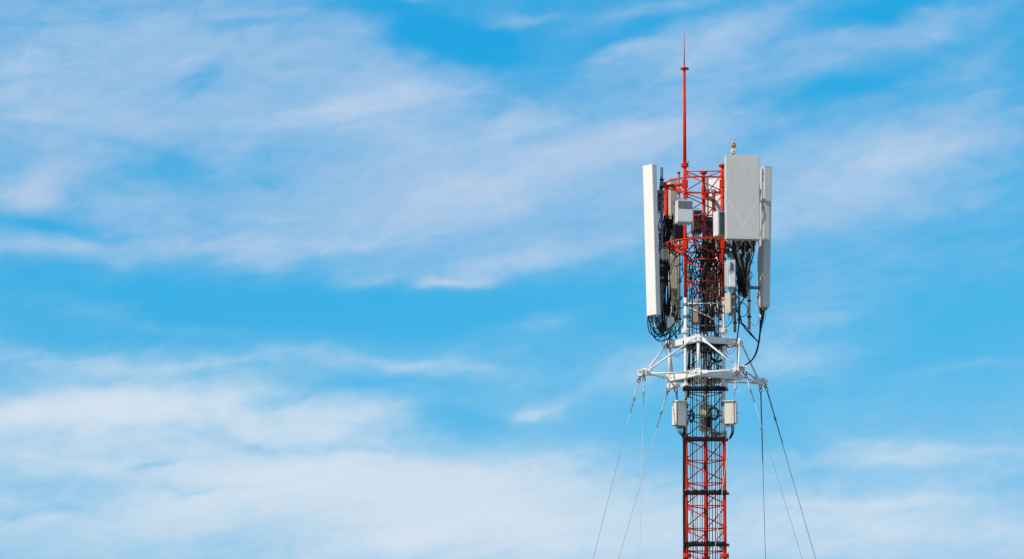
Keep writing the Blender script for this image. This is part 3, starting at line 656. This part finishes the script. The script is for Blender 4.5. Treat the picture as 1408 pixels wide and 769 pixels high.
for k in range(12):
    x0 = 911 + k*1.25
    cab(b2, [(x0 + 2, 297 + rnd.uniform(-4, 8), -.02), (x0 + rnd.uniform(-3, 3), 305, -.06), (x0 + rnd.uniform(-6, 2), 318, 0), (x0 - 3 + rnd.uniform(-3, 1), 333, .02), (x0 - 2 + rnd.uniform(-2, 2), 350, .04)], .0085)
cab(b2, [(913, 301, -.06), (917, 297.5, -.08), (922, 298, -.07), (925, 304, -.05), (925, 313, -.02)], .006)
cab(b2, [(905, 305, -.08), (907, 311, -.1), (904.5, 318, -.08), (909, 326, -.04), (912, 333, 0)], .006)
cab(b2, [(904, 322, -.08), (907, 324, -.1), (909, 333, -.05), (910, 345, -.02)], .006)
b = bundle('black cables draping between the lower ring and the long beige unit', at(930, 345, .3))
for k in range(9):
    x0 = 920 + k*2.3
    cab(b, [(x0, 333, .25), (x0 + 1, 341 + k % 3*2, .22), (x0 + 3.5, 347 + k % 4*2.5, .2), (x0 + 8, 344 + k % 2*3, .15), (x0 + 12 + rnd.uniform(0, 4), 336 + rnd.uniform(-2, 8), .1)], .0065)
cab(b, [(936, 349, .2), (928, 355, .2), (924, 362, .2), (921, 372, .2), (920.5, 384, .2)], .008)
cab(b, [(929, 349, .25), (927, 362, .25), (922.5, 374, .25), (919.5, 388, .2)], .007)
cab(b, [(918, 416, -.02), (924, 421, -.05), (931, 424.3, -.1), (939, 423, -.12), (945.5, 418, -.12), (949.5, 409, -.1), (950.5, 398, -.08)], .0095)
cab(b, [(938.5, 356, .1), (938, 370, .1), (939.5, 376, .1), (936, 384, .1), (934.5, 386, .3)], .008)
for k in range(5): cab(b, [(921.5 + 2*k, 400, .55), (921 + 2*k, 410, .5), (922 + 2.5*k, 424, .4), (924 + 1.5*k, 440, .2)], .0075)

# tangle inside the mast head
b = bundle('tangled black jumper cables filling the mast under the lower ring', at(970, 400, .1))
for k in range(48):
    x0 = rnd.uniform(946, 999); y0 = rnd.uniform(322, 372); Yk = rnd.uniform(-.22, .55); pts = [(x0, y0, Yk)]; y = y0; x = x0
    for j in range(rnd.randint(3, 5)):
        y += rnd.uniform(10, 26); x += rnd.uniform(-9, 9); x = min(max(x, 945), 1001); pts.append((x, min(y, 452), min(max(Yk + rnd.uniform(-.15, .15), -.28), .6)))
    cab(b, pts, rnd.choice((.0065, .008, .0095, .0115)), BLACK if k % 9 else GCABLE, k=5)
for k in range(26):                          # denser knot behind the lattice diagonals
    x0 = rnd.uniform(964, 996); y0 = rnd.uniform(326, 338); pts = [(x0, y0, .3)]
    for j in range(4): pts.append((min(max(x0 + rnd.uniform(-12, 12), 960), 998), y0 + 10*(j+1) + rnd.uniform(-4, 4), rnd.uniform(.05, .5)))
    cab(b, pts, rnd.choice((.008, .01, .012)), BLACK, k=5)
for k in range(7):                          # lower part, in front of the white band
    x0 = rnd.uniform(946, 994); y0 = rnd.uniform(392, 420); cab(b, [(x0, y0, rnd.uniform(-.24, .1)), (x0 + rnd.uniform(-8, 8), y0 + 14, rnd.uniform(-.24, .1)), (x0 + rnd.uniform(-8, 8), y0 + 28, rnd.uniform(-.22, .1)), (x0 + rnd.uniform(-5, 5), y0 + 44, -.1), (x0 + rnd.uniform(-4, 4), y0 + 62, -.05)], rnd.choice((.0075, .0095, .012)), k=5)
for k in range(10):                          # droops to the left leg
    y0 = 336 + k*11; cab(b, [(942, y0, -.1), (946, y0 + 5 + k % 3*2, -.12), (952, y0 + 4, -.1), (958, y0 - 4 - k % 2*6, -.05), (963, y0 - 9, 0)], .0065)
for k in range(14):
    f = NB(); P = at(rnd.uniform(948, 996), rnd.uniform(330, 446), rnd.uniform(-.25, 0)) - b.location; tube(f, P, P + Vector((rnd.uniform(-.02, .02), 0, .035)), .011, 6); obj('plug', f, rnd.choice((WTIP, GALV, SANDB)), b)
for k in range(24):
    f = NB(); P = at(rnd.uniform(946, 992), rnd.uniform(318, 338), rnd.uniform(-.1, .4)) - b.location; tube(f, P, P + Vector((rnd.uniform(-.06, .06), 0, -.09)), .011, 6); obj('plug', f, rnd.choice((BLACK, BLACK, GCABLE, WTIP)), b)

# plugs and cables under the broad grey panel
b = bundle('black and grey jumper cables gathered under the broad grey panel', at(1022, 380, -.4))
for k in range(11):
    x0 = 1005 + k*3.2; gm = GCABLE if k % 3 == 0 else BLACK
    cab(b, [(x0, 328, -.50), (x0, 338, -.50), (x0 - .2, 347, -.48), (x0 + (1024 - x0)*.35, 362, -.42), (x0 + (1025 - x0)*.75, 378, -.36), (1025 + (k % 5 - 2)*1.1, 394, -.32), (1026 + (k % 4 - 2)*1.1, 406 + rnd.uniform(-3, 5), -.30)], .0165 if k % 2 else .0125, gm)
    f = NB(); P = at(x0, 347 + (k*37 % 5 - 2)*.9, -.51 + (k*23 % 4)*.03) - b.location; tube(f, P, P + Vector((.008*(k % 3 - 1), 0, .035 + .012*(k*29 % 3))), .016, 8); obj('plug', f, WTIP if k % 4 != 1 else GALV, b)
    if k % 2 == 0: f = NB(); P = at(x0 + 1.2, 338, -.52) - b.location; tube(f, P, P + Vector((0, 0, .09)), .017, 8); obj('plug_boot', f, GCABLE if k % 4 else MGREY, b)
for k in range(6): cab(b, [(999 + k*2, 332, -.3), (998 + k*2, 342 + k, -.3), (1002 + 2*k, 354, -.34), (1008 + 2*k, 366, -.36), (1014 + k*1.6, 384, -.34), (1016 + k, 402, -.3)], .0105)
for k in range(16):
    x0 = rnd.uniform(1001, 1037); xm = rnd.uniform(1006, 1030); xe = rnd.uniform(1014, 1030)
    cab(b, [(x0, 331, -.45), (x0 + rnd.uniform(-2, 2), 342, -.46), (x0*.5 + xm*.5, 354 + rnd.uniform(-4, 6), -.42), (xm, 368 + rnd.uniform(-4, 6), -.36), (xe, 388, -.32), (xe*.4 + 1026*.6, 402 + rnd.uniform(0, 8), -.3)], rnd.choice((.008, .010, .013)), BLACK if k % 5 else GCABLE)
for k in range(6):
    x0 = 1010 + 3*k; cab(b, [(x0, 366, -.4), (x0 + rnd.uniform(-5, 5), 376, -.42), (x0 + rnd.uniform(-6, 6), 386, -.4), (x0 + rnd.uniform(-4, 4), 396, -.36), (1024 + rnd.uniform(-4, 3), 408, -.32)], .0095)
cab(b, [(1026, 404, -.3), (1022, 412, -.3), (1017.5, 420, -.3), (1016.5, 430, -.3), (1016, 445, -.3), (1014.5, 458, -.25), (1013, 470, -.2)], .013)
cab(b, [(1004, 398, -.3), (1006, 410, -.38), (1011, 424, -.4), (1018, 436, -.38), (1020, 447, -.35)], .0105)
cab(b, [(1012, 421, -.34), (1014, 418, -.34), (1019, 416, -.34), (1025, 419, -.34), (1028, 426, -.34), (1025.5, 433.5, -.34), (1020, 435.5, -.34), (1015.5, 431, -.34), (1013.5, 425, -.34)], .0075)
cab(b, [(1031, 373, -.1), (1034, 377, -.12), (1033.5, 382, -.12), (1030.5, 385, -.1)], .007)
cab(b, [(1019, 443, -.34), (1025, 452, -.3), (1033, 461, -.2), (1039.5, 467, -.1), (1043.6, 471.5, -.05)], .0125); cab(b, [(1020, 444, -.3), (1027, 451, -.26), (1035, 461.5, -.18), (1041, 468.5, -.1), (1044, 472, -.05)], .0085)
cab(b, [(1007, 432, -.3), (1006.5, 440, -.3), (1001, 448, -.25), (995, 451, -.2)], .008); cab(b, [(1003, 433, -.3), (1001, 442, -.3), (996, 446, -.2)], .005, BLUEC)
cab(b, [(1032, 443, -.05), (1037, 448, 0), (1042, 445, .05), (1044, 434, .06)], .004, BLUEC)
for k in range(2):
    f = NB(); P = at(1031.5, 360 + 2.2*k, -.06) - b.location; tube(f, P, P + Vector((.075 - .02*k, 0, 0)), .005, 6); obj('cable_tie', f, BLACK, b)

b = bundle('thick black cable curving from the leaning pale panel down to the white frame', at(1040, 470, 0))
for k in range(5): cab(b, [(1045 + k*1.6, 422, .02), (1045.2 + k*1.3, 431, .02), (1045 + k*.7, 444, 0), (1044.5 + k*.25, 458, 0), (1042.8 + k*.25, 471, -.05), (1039.5 + k*.3, 484, -.12), (1034.5 + k*.2, 494, -.25), (1027 + k*.2, 500.5, -.45), (1018, 505, -.7)], .0105)
cab(b, [(1051.5, 424, .0), (1050.5, 436, 0), (1048, 446, 0), (1045.5, 455, 0)], .005); cab(b, [(1054, 423, 0), (1052.5, 437, 0), (1049, 447, 0), (1045.5, 456, 0)], .004, BLUEC)
f = NB(); P = at(1045.5, 440, -.03) - b.location; tube(f, P, P + Vector((0, 0, .1)), .013, 8); obj('plug', f, WTIP, b)

b = bundle('thin blue-grey cables drooping beside the white frame posts', at(930, 485, -.2))
cab(b, [(911, 465, -.1), (912, 478, -.1), (918, 486, -.2), (929, 490, -.25), (937, 487, -.2), (944, 480, -.15)], .0055, BLUEC); cab(b, [(913, 466, -.1), (915, 478, -.1), (921, 485, -.2), (930, 487.5, -.2), (938, 484, -.2), (943, 478, -.15)], .004, BLUEC)
b = bundle('thin dark cables drooping under the shaded beam of the white frame', at(1003, 485, -.2))
cab(b, [(997, 474, -.1), (1000, 477, -.2), (1006, 477, -.25), (1011, 474, -.3), (1013, 466, -.3)], .006); cab(b, [(997, 478, -.1), (1001, 486.5, -.2), (1007, 485, -.25), (1012, 477, -.3), (1014, 468, -.3)], .0055, BLUEC); cab(b, [(996, 479, -.1), (1000, 483, -.2), (1006, 481, -.2), (1010, 474, -.2)], .004, BLUEC)
cab(b, [(994, 470, -.12), (995, 482, -.15), (999, 491, -.2), (1005, 497, -.35), (1013, 503, -.55)], .013)
b = bundle('black feeder tails curving below the shaded cabinet', at(1004, 590, -.2))
for k in range(3): cab(b, [(1004 + 2*k, 583, -.25), (1006 + 1.6*k, 590, -.25), (1005 + 1.2*k, 598, -.22), (1000 + k, 603 + k, -.18), (994, 605.5, -.14)], .0085)
b = bundle('black feeder tails curving below the latched cabinet', at(934, 590, -.2))
for k in range(3): cab(b, [(930.5 + 2.5*k, 586, -.3), (931.5 + 2.6*k, 592, -.3), (935 + 2*k, 597, -.27), (940 + k, 602, -.22), (943, 607, -.2)], .009)
f = NB(); P = at(934.2, 594, -.3) - b.location; tube(f, P, P + Vector((-.03, 0, .04)), .012, 8); obj('gland', f, SANDB, b)
b = bundle('loose black cable loops hanging inside the mast between the two frame levels', at(968, 490, -.05))
for k in range(14):
    x0 = 946 + k*3.4; cab(b, [(x0, 462, rnd.uniform(-.1, .2)), (x0 + rnd.uniform(-4, 4), 474, rnd.uniform(-.1, .2)), (x0 + rnd.uniform(-5, 5), 490, rnd.uniform(-.1, .2)), (x0 + rnd.uniform(-3, 3), 508, 0), (x0 + rnd.uniform(-2, 2), 524, 0)], .007)
for k in range(8): cab(b, [(950 + k*5, 474, -.12), (948 + k*5, 480, -.1), (952 + k*5, 486 + k % 3, -.1), (957 + k*5, 482, -.1), (957 + k*5, 473, -.1)], .0075)

def coil(label, px, py, Y, rx, rz, turns, r):
    c = at(px, py, Y); t = thing('cable_coil', label, 'cable coil', c, group='coiled spare cables tied inside the mast'); f = NB(); pts = []
    for j in range(turns*20 + 1):
        a = 2*math.pi*j/20; q = 1 + .10*math.sin(j*.37) ; pts.append(Vector((rx*q*math.cos(a), .03*math.sin(j*.21) + .014*(j/20 - turns/2), rz*q*math.sin(a))))
    path(f, pts, r, 6); obj('loops', f, BLACK, t)
    for a in (.6, 2.4, 4.4): f = NB(); path(f, ringpts((rx*math.cos(a), 0, rz*math.sin(a)), .034, 10, (-math.sin(a), 0, math.cos(a))), .006, 5, True); obj('tie', f, WTIP if a < 1 else BLACK, t)
    f = NB(); bar(f, (0, 0, rz), (0, .12, rz + .05), .02, .02); obj('hook', f, STEELD, t)
coil('large black cable coil between the two levels of the white frame', 986.5, 487, -.06, .115, .13, 4, .0085)
coil('black cable coil hanging before the beige louvred box', 981, 569, -.12, .085, .10, 5, .009)
coil('narrow black cable coil beside the latched cabinet', 951, 573, -.03, .036, .09, 4, .008)
coil('small black cable coil deep in the tangle under the lower ring', 974, 391, .1, .05, .07, 4, .009)
t, _, _ = unit('surge_arrester', 'box', 'black finned arrester box strapped inside the mast before the beige louvred box', 972.5, 574, 589, -.10, 10, .10, .08, DGREY, ('front', BLACK, .05, .95), None, 2, lp(2))
t, _, _ = unit('splice_box', 'box', 'grey ribbed splice box just above the clamp bar where red paint begins', 982, 594, 602.5, -.06, 10, .15, .07, MGREY, ('front', GCABLE, .05, .95), None, 2, lp(1))
